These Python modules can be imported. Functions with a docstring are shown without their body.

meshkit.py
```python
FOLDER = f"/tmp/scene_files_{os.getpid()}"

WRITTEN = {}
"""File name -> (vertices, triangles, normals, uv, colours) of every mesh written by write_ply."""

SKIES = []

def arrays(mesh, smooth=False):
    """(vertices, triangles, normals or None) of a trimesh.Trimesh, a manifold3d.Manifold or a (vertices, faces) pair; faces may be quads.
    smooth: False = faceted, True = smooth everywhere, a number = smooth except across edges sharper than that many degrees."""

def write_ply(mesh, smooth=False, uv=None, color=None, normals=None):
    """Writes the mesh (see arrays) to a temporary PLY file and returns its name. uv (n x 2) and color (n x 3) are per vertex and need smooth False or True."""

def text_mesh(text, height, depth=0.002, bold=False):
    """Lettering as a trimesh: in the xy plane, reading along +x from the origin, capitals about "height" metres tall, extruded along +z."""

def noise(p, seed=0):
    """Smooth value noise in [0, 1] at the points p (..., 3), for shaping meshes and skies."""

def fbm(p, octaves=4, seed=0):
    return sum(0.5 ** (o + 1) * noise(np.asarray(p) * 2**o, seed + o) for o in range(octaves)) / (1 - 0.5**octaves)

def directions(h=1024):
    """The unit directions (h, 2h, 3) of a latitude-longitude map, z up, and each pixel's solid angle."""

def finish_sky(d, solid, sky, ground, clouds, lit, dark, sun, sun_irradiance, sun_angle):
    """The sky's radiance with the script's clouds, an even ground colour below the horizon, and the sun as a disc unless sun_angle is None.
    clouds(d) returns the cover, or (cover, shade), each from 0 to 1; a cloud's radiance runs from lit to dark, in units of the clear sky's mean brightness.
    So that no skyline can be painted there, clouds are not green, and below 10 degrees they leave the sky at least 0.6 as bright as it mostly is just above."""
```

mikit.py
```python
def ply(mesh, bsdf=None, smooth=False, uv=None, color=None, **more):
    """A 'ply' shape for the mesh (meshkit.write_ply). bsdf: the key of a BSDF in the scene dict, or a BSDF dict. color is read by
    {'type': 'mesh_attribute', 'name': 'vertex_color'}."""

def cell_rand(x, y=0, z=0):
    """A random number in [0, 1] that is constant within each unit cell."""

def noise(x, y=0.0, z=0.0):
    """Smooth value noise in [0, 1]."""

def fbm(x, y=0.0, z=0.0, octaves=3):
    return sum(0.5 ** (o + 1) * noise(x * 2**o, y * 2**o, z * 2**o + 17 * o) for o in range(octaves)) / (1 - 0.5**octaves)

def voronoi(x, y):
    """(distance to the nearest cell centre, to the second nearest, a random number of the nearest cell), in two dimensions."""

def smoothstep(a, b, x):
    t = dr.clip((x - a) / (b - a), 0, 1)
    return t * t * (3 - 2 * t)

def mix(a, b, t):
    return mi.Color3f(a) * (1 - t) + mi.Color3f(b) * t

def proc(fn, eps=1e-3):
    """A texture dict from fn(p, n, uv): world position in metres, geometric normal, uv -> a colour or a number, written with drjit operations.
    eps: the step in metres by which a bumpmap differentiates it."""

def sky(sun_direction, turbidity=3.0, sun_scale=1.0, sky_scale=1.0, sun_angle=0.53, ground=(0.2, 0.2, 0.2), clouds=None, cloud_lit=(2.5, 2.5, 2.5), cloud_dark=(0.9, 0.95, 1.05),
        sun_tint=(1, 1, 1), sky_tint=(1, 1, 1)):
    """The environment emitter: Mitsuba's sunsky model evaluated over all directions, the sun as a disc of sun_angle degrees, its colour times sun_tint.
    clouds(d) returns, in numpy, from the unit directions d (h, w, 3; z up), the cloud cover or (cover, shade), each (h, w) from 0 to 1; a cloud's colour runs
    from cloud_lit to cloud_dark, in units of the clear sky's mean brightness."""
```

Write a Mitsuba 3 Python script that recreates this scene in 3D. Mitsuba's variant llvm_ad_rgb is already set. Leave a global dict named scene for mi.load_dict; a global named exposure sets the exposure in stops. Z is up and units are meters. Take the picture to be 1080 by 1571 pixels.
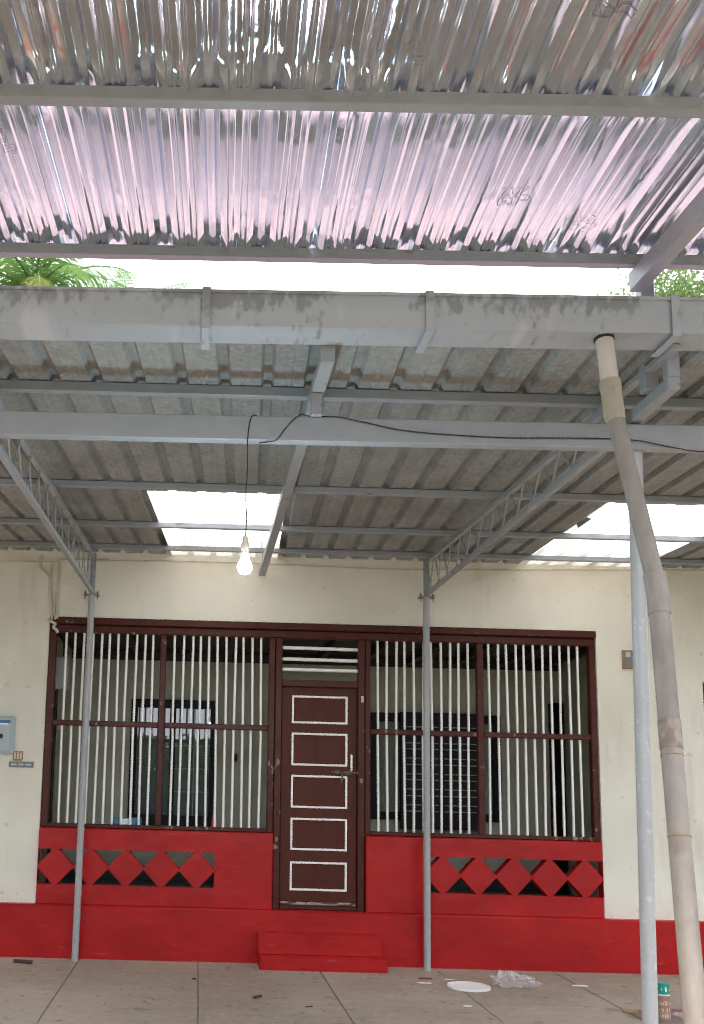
import math, random
import numpy as np
import drjit as dr
import trimesh, manifold3d
from shapely.geometry import Polygon
import mitsuba as mi
import mikit, meshkit
from mikit import proc, noise, fbm, cell_rand, smoothstep, mix

T = mi.ScalarTransform4f
rng = random.Random(7)
nr = np.random.default_rng(7)
scene, labels = {}, {}

# ------------------------------------------------------------------ camera, sky, exposure
PITCH, ROLL, EYE = math.atan(221 / 1500), 0.027, 1.565
_f = np.array([0, math.cos(PITCH), math.sin(PITCH)])
_r0 = np.array([1.0, 0, 0]); _u0 = np.cross(_r0, _f)
_up = math.cos(ROLL) * _u0 - math.sin(ROLL) * _r0
scene['camera'] = {'type': 'perspective', 'fov_axis': 'x', 'fov': 2 * math.degrees(math.atan(540 / 1500)),
                   'principal_point_offset_x': (540 - 310) / 1080, 'principal_point_offset_y': (785.5 - 979) / 1571,
                   'near_clip': 0.05, 'far_clip': 400.0,
                   'to_world': T().look_at(origin=[0, 0, EYE], target=[float(_f[0]), float(_f[1]), EYE + float(_f[2])], up=[float(v) for v in _up])}
scene['sky'] = mikit.sky([-0.35, -0.55, 0.75], turbidity=3, sun_scale=0.2, sun_angle=14, clouds=lambda d: 1.0, cloud_lit=(2.36, 2.5, 2.7))
exposure = 3.85

# ------------------------------------------------------------------ materials
def lin(r, g, b):
    return [((c / 255 + 0.055) / 1.055) ** 2.4 if c > 10 else c / 255 / 12.92 for c in (r, g, b)]
def rgb(c):
    return {'type': 'rgb', 'value': list(c)}
def pri(name, color, rough=0.6, two=True, **kw):
    b = {'type': 'principled', 'base_color': color if isinstance(color, dict) else rgb(color), 'roughness': rough, **kw}
    scene[name] = {'type': 'twosided', 'b': b} if two else b
    return name
def bump(name, inner, fn, scale, eps=1e-3):
    scene[name] = {'type': 'twosided', 'b': {'type': 'bumpmap', 'arbitrary': {**proc(fn, eps)}, 'scale': scale, 'inner': inner}}
    return name

def f_wall(p, n, uv):
    a = fbm(p.x * 1.3, p.y * 1.3, p.z * 1.3, 3); b = fbm(p.x * 9, p.y * 9, p.z * 3, 3)
    c = mix((0.79, 0.76, 0.68), (0.735, 0.70, 0.615), smoothstep(0.35, 0.75, a))
    d = smoothstep(0.62, 0.8, fbm(p.x * 7, p.y * 7, p.z * 0.9, 3)) * smoothstep(0.3, 0.6, fbm(p.x * 0.9 + 4, p.y, p.z * 0.7, 2))
    c = mix(c, (0.50, 0.45, 0.37), 0.35 * d)
    c = mix(c, (0.50, 0.44, 0.37), 0.4 * smoothstep(0.75, 0.8, fbm(p.x * 15 + 3, p.y * 15, p.z * 15, 3)))
    return c * (0.95 + 0.09 * b)
pri('m_wall', proc(f_wall), 0.55, specular=0.3)
def f_red(p, n, uv):
    a = fbm(p.x * 2.1 + 5, p.y * 2, p.z * 2.3, 3); b = fbm(p.x * 14, p.y * 14, p.z * 14, 2)
    c = mix((0.435, 0.0125, 0.0145), (0.365, 0.010, 0.012), smoothstep(0.3, 0.7, a))
    scuff = smoothstep(0.72, 0.8, fbm(p.x * 6, p.y * 6, p.z * 22, 3)) * smoothstep(0.5, 0.05, p.z)
    return mix(c * (0.93 + 0.14 * b), (0.42, 0.19, 0.15), scuff * 0.25)
def b_red(p, n, uv):
    return fbm(p.x * 7, p.y * 7, p.z * 7, 3) + 0.25 * noise(p.x * 60, p.y * 60, p.z * 60)
scene['m_red'] = {'type': 'twosided', 'b': {'type': 'bumpmap', 't': proc(b_red, 3e-3), 'scale': 0.006,
                  'i': {'type': 'principled', 'base_color': proc(f_red), 'roughness': 0.34, 'specular': 0.24}}}
def f_brown(p, n, uv):
    a = fbm(p.x * 5, p.y * 5, p.z * 5, 3)
    c = mix((0.088, 0.020, 0.013), (0.058, 0.014, 0.010), a)
    chip = smoothstep(0.70, 0.74, fbm(p.x * 22, p.y * 22, p.z * 13, 3)) * smoothstep(0.45, 0.7, fbm(p.x * 1.7 + 3, p.y, p.z * 1.5, 2))
    return mix(c, (0.34, 0.25, 0.22), chip * 0.8)
def b_brown(p, n, uv):
    return fbm(p.x * 16, p.y * 30, p.z * 9, 3)
scene['m_brown'] = {'type': 'twosided', 'b': {'type': 'bumpmap', 't': proc(b_brown, 2e-3), 'scale': 0.008,
                    'i': {'type': 'principled', 'base_color': proc(f_brown), 'roughness': 0.34, 'specular': 0.22}}}
def f_door(p, n, uv):
    a = fbm(p.x * 26, p.y, p.z * 1.6, 3)
    return mix((0.098, 0.022, 0.013), (0.070, 0.016, 0.010), a)
pri('m_door', proc(f_door), 0.42, specular=0.18)
def f_white(p, n, uv):
    return mix((0.90, 0.89, 0.89), (0.85, 0.83, 0.83), fbm(p.x * 12, p.y * 12, p.z * 2, 2))
pri('m_white', proc(f_white), 0.35)
def f_steel(p, n, uv):
    a = fbm(p.x * 4, p.y * 4, p.z * 4, 3); b = fbm(p.x * 25, p.y * 25, p.z * 25, 2)
    c = mix((0.285, 0.302, 0.33), (0.245, 0.26, 0.285), a) * (0.94 + 0.1 * b)
    return mix(c, (0.16, 0.11, 0.085), 0.6 * smoothstep(0.74, 0.82, fbm(p.x * 11 + 9, p.y * 11, p.z * 11, 3)))
pri('m_steel', proc(f_steel), 0.42, specular=0.5)
def f_pole(p, n, uv):
    a = fbm(p.x * 4, p.y * 4, p.z * 3, 3); b = fbm(p.x * 60, p.y * 60, p.z * 30, 2)
    c = mix((0.40, 0.41, 0.435), (0.33, 0.34, 0.36), a)
    return mix(c, (0.66, 0.66, 0.67), 0.25 * smoothstep(0.7, 0.8, b))
pri('m_pole', proc(f_pole), 0.36, specular=0.5)
def f_roof(p, n, uv):
    a = fbm(p.x * 3, p.y * 3, 0, 4); b = fbm(p.x * 40, p.y * 40, 0, 3); s = fbm(p.x * 5, p.y * 3.2, 4, 4)
    c = mix((0.255, 0.265, 0.265), (0.21, 0.217, 0.217), smoothstep(0.3, 0.7, a)) * (0.80 + 0.38 * b)
    c = mix(c, (0.17, 0.15, 0.13), 0.3 * smoothstep(0.56, 0.8, s))
    return mix(c, (0.36, 0.36, 0.35), 0.3 * smoothstep(0.6, 0.75, fbm(p.x * 70, p.y * 70, 8, 2)))
def f_rooftop(p, n, uv):
    a = fbm(p.x * 3, p.y * 1.2, 9, 4)
    return mix((0.355, 0.235, 0.24), (0.29, 0.215, 0.23), a)
scene['m_roof'] = {'type': 'twosided', 'top': {'type': 'principled', 'base_color': proc(f_rooftop), 'roughness': 0.5},
                   'under': {'type': 'principled', 'base_color': proc(f_roof), 'roughness': 0.6, 'specular': 0.3}}
def f_gutter(p, n, uv):
    a = fbm(p.x * 3, p.y * 9, p.z * 9, 3)
    c = mix((0.36, 0.385, 0.43), (0.31, 0.33, 0.37), a)
    h = smoothstep(3.52, 3.63, p.z - 0.011 * p.x)
    st = smoothstep(0.45, 0.60, fbm(p.x * 34, p.y * 9, p.z * 15, 4) * 0.62 + 0.45 * (fbm(p.x * 2.9, 1, p.z * 3, 3) - 0.12) * (0.5 + 0.75 * h))
    c = mix(c, (0.13, 0.135, 0.14), 0.62 * st)
    return mix(c, (0.60, 0.60, 0.61), 0.35 * smoothstep(0.6, 0.8, fbm(p.x * 9, p.y, p.z * 3, 2)) * (1 - h))
pri('m_gutter', proc(f_gutter), 0.5)
# reflective foil: aluminium film with a little haze
scene['m_foil'] = {'type': 'twosided', 'b': {'type': 'blendbsdf', 'weight': 0.05,
                   'a': {'type': 'roughconductor', 'alpha': 0.014, 'specular_reflectance': rgb((0.86, 0.92, 0.98)), 'material': 'Al'},
                   'c': {'type': 'diffuse', 'reflectance': rgb((0.62, 0.6, 0.62))}}}
pri('m_ink', (0.10, 0.10, 0.13), 0.5)
def f_skl(p, n, uv):
    d = smoothstep(0.55, 0.8, fbm(p.x * 6, p.y * 2, 0, 4)) * 0.5 + smoothstep(8.25, 8.6, p.y + 0.35 * fbm(p.x * 9, p.y * 5, 2, 3)) * 0.75
    return mix((0.92, 0.94, 0.94), (0.50, 0.47, 0.41), dr.clip(d, 0, 1))
scene['m_skylight'] = {'type': 'principledthin', 'base_color': proc(f_skl), 'roughness': 0.5, 'diff_trans': 1.7, 'spec_trans': 0.0}
def f_pipe(p, n, uv):
    a = fbm(p.x * 9, p.y * 9, p.z * 2.5, 3); b = fbm(p.x * 40, p.y * 40, p.z * 14, 3)
    c = mix((0.245, 0.22, 0.20), (0.18, 0.16, 0.147), smoothstep(0.3, 0.7, a)) * (0.86 + 0.26 * b)
    return mix(c, (0.17, 0.12, 0.09), 0.55 * smoothstep(0.66, 0.78, fbm(p.x * 16, p.y * 16, p.z * 5 + 3, 3)))
pri('m_pipe', proc(f_pipe), 0.55)
def f_pipe2(p, n, uv):
    return f_pipe(p, n, uv) * mi.Color3f(1.12, 1.10, 1.11)
pri('m_pipe_low', proc(f_pipe2), 0.55)
def f_pipe_pale(p, n, uv):
    a = fbm(p.x * 20, p.y * 20, p.z * 6, 3)
    return mix((0.52, 0.475, 0.435), (0.42, 0.37, 0.34), a)
pri('m_pipe_pale', proc(f_pipe_pale), 0.5)
def f_pipe_tan(p, n, uv):
    a = fbm(p.x * 20, p.y * 20, p.z * 8, 3)
    return mix((0.35, 0.32, 0.25), (0.24, 0.215, 0.17), a)
pri('m_pipe_tan', proc(f_pipe_tan), 0.5)
def f_pave(p, n, uv):
    a = fbm(p.x * 1.1, p.y * 1.1, 0, 4); b = fbm(p.x * 30, p.y * 30, 0, 3); s = fbm(p.x * 2.2 + p.y * 0.6, p.y * 26, 0, 3)
    t = cell_rand(p.x * 0.9615 + 0.9615, 3)
    c = mix((0.355, 0.29, 0.232), (0.29, 0.236, 0.188), smoothstep(0.3, 0.72, a)) * (0.84 + 0.2 * b + 0.14 * s) * (0.95 + 0.1 * t)
    spot = smoothstep(0.73, 0.80, fbm(p.x * 13, p.y * 13, 5, 3))
    c = mix(c, (0.12, 0.095, 0.08), 0.4 * spot)
    c = mix(c, (0.37, 0.32, 0.28), 0.4 * smoothstep(0.68, 0.76, fbm(p.x * 19, p.y * 19, 15, 3)))
    w = dr.sqrt(dr.square((p.x - 3.6) / 0.62) + dr.square((p.y - 7.15) / 0.42)) + 0.8 * (fbm(p.x * 4, p.y * 4, 3, 3) - 0.5)
    return mix(c, (0.10, 0.095, 0.09), 0.8 * smoothstep(1.0, 0.75, w))
def b_pave(p, n, uv):
    return fbm(p.x * 40, p.y * 40, 0, 3)
def r_pave(p, n, uv):
    w = dr.sqrt(dr.square((p.x - 3.6) / 0.62) + dr.square((p.y - 7.15) / 0.42)) + 0.8 * (fbm(p.x * 4, p.y * 4, 3, 3) - 0.5)
    return 0.62 - 0.5 * smoothstep(1.0, 0.7, w)
scene['m_pave'] = {'type': 'twosided', 'b': {'type': 'bumpmap', 't': proc(b_pave, 3e-3), 'scale': 0.004,
                   'i': {'type': 'principled', 'base_color': proc(f_pave), 'roughness': proc(r_pave), 'specular': 0.4}}}
pri('m_joint', (0.24, 0.195, 0.16), 0.9)
def f_earth(p, n, uv):
    return mix((0.13, 0.12, 0.06), (0.07, 0.10, 0.035), fbm(p.x * 0.8, p.y * 0.8, 0, 4))
pri('m_earth', proc(f_earth), 0.9)
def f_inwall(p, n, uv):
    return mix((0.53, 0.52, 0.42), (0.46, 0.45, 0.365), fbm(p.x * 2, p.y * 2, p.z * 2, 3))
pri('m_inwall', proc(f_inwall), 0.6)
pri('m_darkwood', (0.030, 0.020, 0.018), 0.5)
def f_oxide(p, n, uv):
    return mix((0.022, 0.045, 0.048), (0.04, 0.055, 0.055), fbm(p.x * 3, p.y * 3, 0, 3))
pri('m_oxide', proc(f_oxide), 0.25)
pri('m_navy', (0.008, 0.008, 0.012), 0.45, specular=0.2)
pri('m_box_pale', (0.50, 0.52, 0.50), 0.4)
pri('m_curtain', (0.30, 0.34, 0.28), 0.8)
pri('m_slatlight', (0.30, 0.34, 0.37), 0.4)
scene['m_glass'] = {'type': 'twosided', 'b': {'type': 'plastic', 'diffuse_reflectance': rgb((0.12, 0.14, 0.16)), 'int_ior': 2.0}}
pri('m_cable', (0.012, 0.012, 0.013), 0.5)
pri('m_cream_pvc', (0.60, 0.55, 0.46), 0.5)
pri('m_box_grey', (0.40, 0.46, 0.50), 0.4)
pri('m_grey_dark', (0.19, 0.20, 0.20), 0.5)
pri('m_blue', (0.035, 0.16, 0.32), 0.4)
pri('m_brass', (0.30, 0.20, 0.09), 0.4)
pri('m_iron', (0.15, 0.125, 0.10), 0.45, metallic=0.3)
pri('m_plastic_white', (0.82, 0.83, 0.83), 0.3)
pri('m_teal', (0.015, 0.27, 0.22), 0.4)
pri('m_tin', (0.34, 0.19, 0.13), 0.45)
pri('m_tin_pale', (0.62, 0.52, 0.42), 0.45)
pri('m_paper', (0.72, 0.69, 0.66), 0.8)
pri('m_rust', (0.22, 0.085, 0.05), 0.8)
pri('m_twig', (0.07, 0.045, 0.035), 0.8)
scene['m_bag'] = {'type': 'blendbsdf', 'weight': 0.22, 'a': {'type': 'thindielectric', 'int_ior': 1.6},
                  'b': {'type': 'principledthin', 'base_color': rgb((0.9, 0.91, 0.92)), 'roughness': 0.2, 'diff_trans': 1.0}}
scene['m_palm'] = {'type': 'principledthin', 'base_color': rgb((0.16, 0.27, 0.08)), 'roughness': 0.45, 'diff_trans': 0.9}
scene['m_palm_pale'] = {'type': 'principledthin', 'base_color': rgb((0.27, 0.32, 0.11)), 'roughness': 0.45, 'diff_trans': 0.9}
scene['m_leaf'] = {'type': 'principledthin', 'base_color': rgb((0.14, 0.21, 0.08)), 'roughness': 0.5, 'diff_trans': 0.8}
scene['m_leaf_pale'] = {'type': 'principledthin', 'base_color': rgb((0.19, 0.27, 0.11)), 'roughness': 0.5, 'diff_trans': 1.0}
pri('m_bark', (0.16, 0.13, 0.10), 0.9)

# ------------------------------------------------------------------ helpers
def add(key, mesh, m, smooth=False, **kw):
    k, i = key, 0
    while k in scene:
        i += 1; k = f'{key}_{i:03d}'
    scene[k] = mikit.ply(mesh, m, smooth=smooth, **kw)
    return k
def put(key, shape, to_world):
    k, i = key, 0
    while k in scene:
        i += 1; k = f'{key}_{i:03d}'
    scene[k] = {**shape, 'to_world': to_world}
    return k
def tag(key, label=None, category=None, group=None, kind=None):
    d = {}
    for a, b in (('label', label), ('category', category), ('group', group), ('kind', kind)):
        if b: d[a] = b
    labels[key] = d
def hull(pts):
    m = manifold3d.Manifold.hull_points(np.asarray(pts, float).tolist()).to_mesh()
    return np.array(m.vert_properties[:, :3]), np.array(m.tri_verts)
def bx(x0, x1, y0, y1, z0, z1, c=0.004):
    """A box with chamfered edges."""
    c = min(c, 0.3 * min(x1 - x0, y1 - y0, z1 - z0))
    pts = []
    for x, sx in ((x0, 1), (x1, -1)):
        for y, sy in ((y0, 1), (y1, -1)):
            for z, sz in ((z0, 1), (z1, -1)):
                pts += [(x, y + sy * c, z + sz * c), (x + sx * c, y, z + sz * c), (x + sx * c, y + sy * c, z)]
    return hull(pts)
def beam(a, b, w, h, c=0.004):
    """A box section from a to b (centre line), w wide sideways, h tall."""
    a, b = np.array(a, float), np.array(b, float); d = b - a; L = np.linalg.norm(d); d /= L
    up = np.array([0, 0, 1.0]) if abs(d[2]) < 0.9 else np.array([0, 1.0, 0])
    s = np.cross(d, up); s /= np.linalg.norm(s); u = np.cross(s, d)
    v, f = bx(-w / 2, w / 2, 0, L, -h / 2, h / 2, c)
    return v[:, :1] * s + v[:, 1:2] * d + v[:, 2:] * u + a, f
def join(*ms):
    vs, fs, at = [], [], 0
    for v, f in ms:
        v, f = np.asarray(v, float), np.asarray(f)
        if f.shape[1] == 4: f = np.vstack([f[:, [0, 1, 2]], f[:, [0, 2, 3]]])
        vs.append(v); fs.append(f + at); at += len(v)
    return np.vstack(vs), np.vstack(fs)
def tube(pts, r, n=10, cap=True):
    P = np.asarray(pts, float); k = len(P); R = np.broadcast_to(r, k)
    t = np.gradient(P, axis=0); t /= np.linalg.norm(t, axis=1)[:, None]
    ref = np.array([0.3, 0.1, 1.0]) if abs(t[0][2]) < 0.8 else np.array([1.0, 0.1, 0.0])
    a = np.arange(n) * 2 * math.pi / n; V = []
    for i in range(k):
        s = np.cross(t[i], ref); s /= np.linalg.norm(s); u = np.cross(s, t[i])
        V.append(P[i] + R[i] * (np.cos(a)[:, None] * s + np.sin(a)[:, None] * u))
    V = np.vstack(V); F = []
    for i in range(k - 1):
        for j in range(n):
            a0, a1 = i * n + j, i * n + (j + 1) % n
            F += [(a0, a1, a1 + n), (a0, a1 + n, a0 + n)]
    if cap:
        V = np.vstack([V, P[0], P[-1]]); c0, c1 = len(V) - 2, len(V) - 1
        for j in range(n):
            F += [(c0, (j + 1) % n, j), (c1, (k - 1) * n + j, (k - 1) * n + (j + 1) % n)]
    return V, np.array(F)
def smooth_path(pts, n=8):
    P = np.asarray(pts, float); out = []
    for i in range(len(P) - 1):
        p0, p1, p2, p3 = P[max(i - 1, 0)], P[i], P[i + 1], P[min(i + 2, len(P) - 1)]
        for t in np.linspace(0, 1, n, endpoint=False):
            out.append(0.5 * (2 * p1 + (p2 - p0) * t + (2 * p0 - 5 * p1 + 4 * p2 - p3) * t * t + (3 * p1 - p0 - 3 * p2 + p3) * t ** 3))
    return np.array(out + [P[-1]])
def grid(X, Y, Z):
    """Mesh of a (ny, nx) grid of points."""
    ny, nx = X.shape
    i = np.arange(ny * nx).reshape(ny, nx)
    f = np.stack([i[:-1, :-1], i[:-1, 1:], i[1:, 1:], i[1:, :-1]], -1).reshape(-1, 4)
    return np.stack([X, Y, Z], -1).reshape(-1, 3), np.vstack([f[:, [0, 1, 2]], f[:, [0, 2, 3]]])
def lathe(prof, c, n=28):
    prof = np.asarray(prof, float); a = np.arange(n) * 2 * math.pi / n
    V = np.concatenate([np.stack([c[0] + r * np.cos(a), c[1] + r * np.sin(a), np.full(n, c[2] + z)], 1) for r, z in prof])
    F = []
    for i in range(len(prof) - 1):
        for j in range(n):
            p, q = i * n + j, i * n + (j + 1) % n
            F += [(p, q, q + n), (p, q + n, p + n)]
    return V, np.array(F)
def man(v, f):
    return manifold3d.Manifold(manifold3d.Mesh(np.asarray(v, np.float32), np.asarray(f, np.uint32)))
def cut(a, *bs):
    m = man(*a)
    for b in bs: m = m - man(*b)
    r = m.to_mesh()
    return np.array(r.vert_properties[:, :3]), np.array(r.tri_verts)

# ------------------------------------------------------------------ ground and paving
add('ground', grid(*np.meshgrid(np.linspace(-200, 200, 9), np.linspace(-200, 200, 9)), np.full((9, 9), -0.06)), 'm_earth')
tag('ground', 'bare earth and grass around the yard', None, None, 'structure')
add('pavement', bx(-7, 9, -6, 8.97, -0.055, -0.012), 'm_joint')
tag('pavement', 'concrete yard paving in large slabs', None, None, 'structure')
for i in range(-4, 8):
    xa, xb = -1.0 + 1.04 * i, -1.0 + 1.04 * (i + 1)
    cuts = [-2.0, 1.9, 5.2, 8.965] if i < 3 else [-2.0, 1.6, 4.6, 7.59, 8.965]
    for ya, yb in zip(cuts, cuts[1:]):
        z = 0.0 + rng.uniform(-0.0015, 0.0015)
        add('pavement__slab', bx(xa + 0.004, xb - 0.004, ya + 0.004, yb - 0.004, -0.03, z, 0.004), 'm_pave')

# ------------------------------------------------------------------ the house
H = 'house'
tag(H, 'cream painted house with a red plinth and dark brown grilled porch front', 'house')
WF, WB = 9.03, 9.17
wall = cut(bx(-4.5, 7.0, WF, WB, 0.44, 4.05, 0.006), bx(-1.43, 3.68, 8.9, 9.4, 0.3, 3.062, 0.003), bx(4.66, 5.9, 8.9, 9.4, 1.05, 2.61, 0.003))
add(H + '__wall', wall, 'm_wall')
# red plinth with the ledge line, two steps
add(H + '__plinth', bx(-4.5, 7.0, 8.93, 9.6, -0.05, 0.455, 0.012), 'm_red')
add(H + '__step', bx(0.563, 1.655, 8.62, 8.94, -0.05, 0.105, 0.010), 'm_red')
add(H + '__step', bx(0.553, 1.635, 8.78, 8.94, 0.10, 0.282, 0.010), 'm_red')
# half walls with diamond blocks
def half_wall(x0, x1, o0, o1, z0, z1, zt):
    k = add(H + '__half_wall', cut(bx(x0, x1, 8.995, 9.12, 0.452, zt, 0.008), bx(o0, o1, 8.8, 9.3, z0, z1, 0.001)), 'm_red')
    n = 5; w = (o1 - o0) / n; h = z1 - z0
    for i in range(n):
        c = o0 + (i + 0.5) * w; zc = (z0 + z1) / 2; t = 0.055
        a, b = w / 2 + 0.003, h / 2 + 0.003
        p2 = [(-a, 0), (-a * t, -b * (1 - t)), (a * t, -b * (1 - t)), (a, 0), (a * t, b * (1 - t)), (-a * t, b * (1 - t))]
        p2 = [(-a, -b * t), (-a * t * 2.2, -b), (a * t * 2.2, -b), (a, -b * t), (a, b * t), (a * t * 2.2, b), (-a * t * 2.2, b), (-a, b * t)]
        j = rng.uniform(-0.003, 0.003)
        pts = [(c + x * s, y, zc + z * s) for (y, s) in ((8.992 + j, 0.985), (8.998 + j, 1.0), (9.10, 1.0)) for x, z in p2]
        add(k + '__diamond_block', hull(pts), 'm_red')
    return k
half_wall(-1.425, 0.69, -1.424, 0.165, 0.627, 0.937, 1.125)
half_wall(1.53, 3.665, 2.06, 3.664, 0.637, 0.957, 1.125)
# timber front: header, posts, grilles
FY0, FY1 = 9.05, 9.13
add(H + '__header', bx(-1.428, 3.678, 9.012, FY1, 2.995, 3.06, 0.006), 'm_brown')
labels[H + '__header'] = {'label': 'dark brown header plank over the porch front'}
add(H + '__lintel', bx(-1.428, 3.678, FY0, FY1 - 0.005, 2.922, 2.993, 0.006), 'm_brown')
bar_up = mikit.ply(tube([(0, 0, z) for z in np.linspace(0, 1, 4)], 0.0118, 10), 'm_white', smooth=40)
def grille(x0, x1, jl, jr, m0, m1, bars, zb, zm, zt):
    k = H + '__grille' + ('' if x0 < 0 else '_001')
    add(k + '__jamb', bx(x0, jl, FY0, FY1, zb, zt, 0.006), 'm_brown'); add(k + '__jamb', bx(jr, x1, FY0, FY1, zb, zt, 0.006), 'm_brown')
    add(k + '__mullion', bx(m0, m1, FY0 + 0.004, FY1 - 0.006, zb + 0.036, zt, 0.006), 'm_brown')
    add(k + '__sill_rail', bx(jl, jr, FY0 - 0.006, FY1 - 0.004, zb, zb + 0.036, 0.005), 'm_brown')
    for a, b in ((jl, m0), (m1, jr)):
        add(k + '__middle_rail', bx(a, b, FY0 + 0.008, FY1 - 0.01, zm, zm + 0.05, 0.006), 'm_brown')
    for x in bars:
        off = rng.uniform(-0.003, 0.003)
        for za, zb2 in ((zm + 0.045, zt + 0.004), (zb + 0.03, zm + 0.005)):
            tx, dx = rng.uniform(-0.010, 0.010), rng.uniform(-0.004, 0.004) + off
            M = T([[1, 0, tx, x + dx - tx / 2], [0, 1, 0, 9.088], [0, 0, zb2 - za, za], [0, 0, 0, 1]])
            put(k + '__bar', bar_up, M)
    return k
grille(-1.428, 0.69, -1.362, 0.632, -0.385, -0.330, [-1.27 + .0817 * i for i in range(11)] + [-.25 + .081 * i for i in range(11)], 1.128, 2.052, 2.921)
grille(1.528, 3.678, 1.578, 3.62, 2.570, 2.631, [1.651 + .0841 * i for i in range(11)] + [2.689 + .0838 * i for i in range(11)], 1.128, 2.045, 2.921)
# door frame, transom and door
k = add(H + '__door_frame', join(bx(0.694, 0.756, FY0 - 0.008, FY1, 0.453, 2.92, 0.006), bx(1.460, 1.524, FY0 - 0.008, FY1, 0.453, 2.92, 0.006)), 'm_brown')
add(k + '__transom_rail', bx(0.756, 1.46, FY0 - 0.004, FY1 - 0.006, 2.468, 2.532, 0.006), 'm_brown')
hb = mikit.ply(tube([(z, 0, 0) for z in np.linspace(0, 1, 4)], 0.0165, 10), 'm_white', smooth=40)
for z in (2.835, 2.728, 2.630):
    put(k + '__transom_bar', hb, T([[0.704, 0, 0, 0.756], [0, 1, 0, 9.085], [rng.uniform(-.012, .004), 0, 1, z], [0, 0, 0, 1]]))
add(k + '__threshold', bx(0.756, 1.46, FY0 - 0.012, FY1, 0.4535, 0.496, 0.008), 'm_brown')
def f_worn(p, n, uv):
    return mix((0.40, 0.33, 0.29), (0.12, 0.05, 0.04), smoothstep(0.42, 0.62, fbm(p.x * 16, p.y * 20, p.z * 40, 3)))
pri('m_worn', proc(f_worn), 0.7)
add(k + '__worn_strip', bx(0.765, 1.45, FY0 - 0.002, FY1, 0.497, 0.522, 0.006), 'm_worn')
add(k + '__tag', bx(1.49, 1.512, 9.036, 9.043, 2.335, 2.395, 0.002), 'm_cream_pvc')
D = H + '__door'
dv = bx(0.76, 1.456, 9.083, 9.122, 0.524, 2.464, 0.003)
panels = [(2.13, 2.388), (1.742, 2.043), (1.357, 1.655), (0.978, 1.267), (0.62, 0.877)]
add(D, cut(dv, *[bx(0.853, 1.37, 9.05, 9.095, a, b, 0.001) for a, b in panels]), 'm_door')
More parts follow.
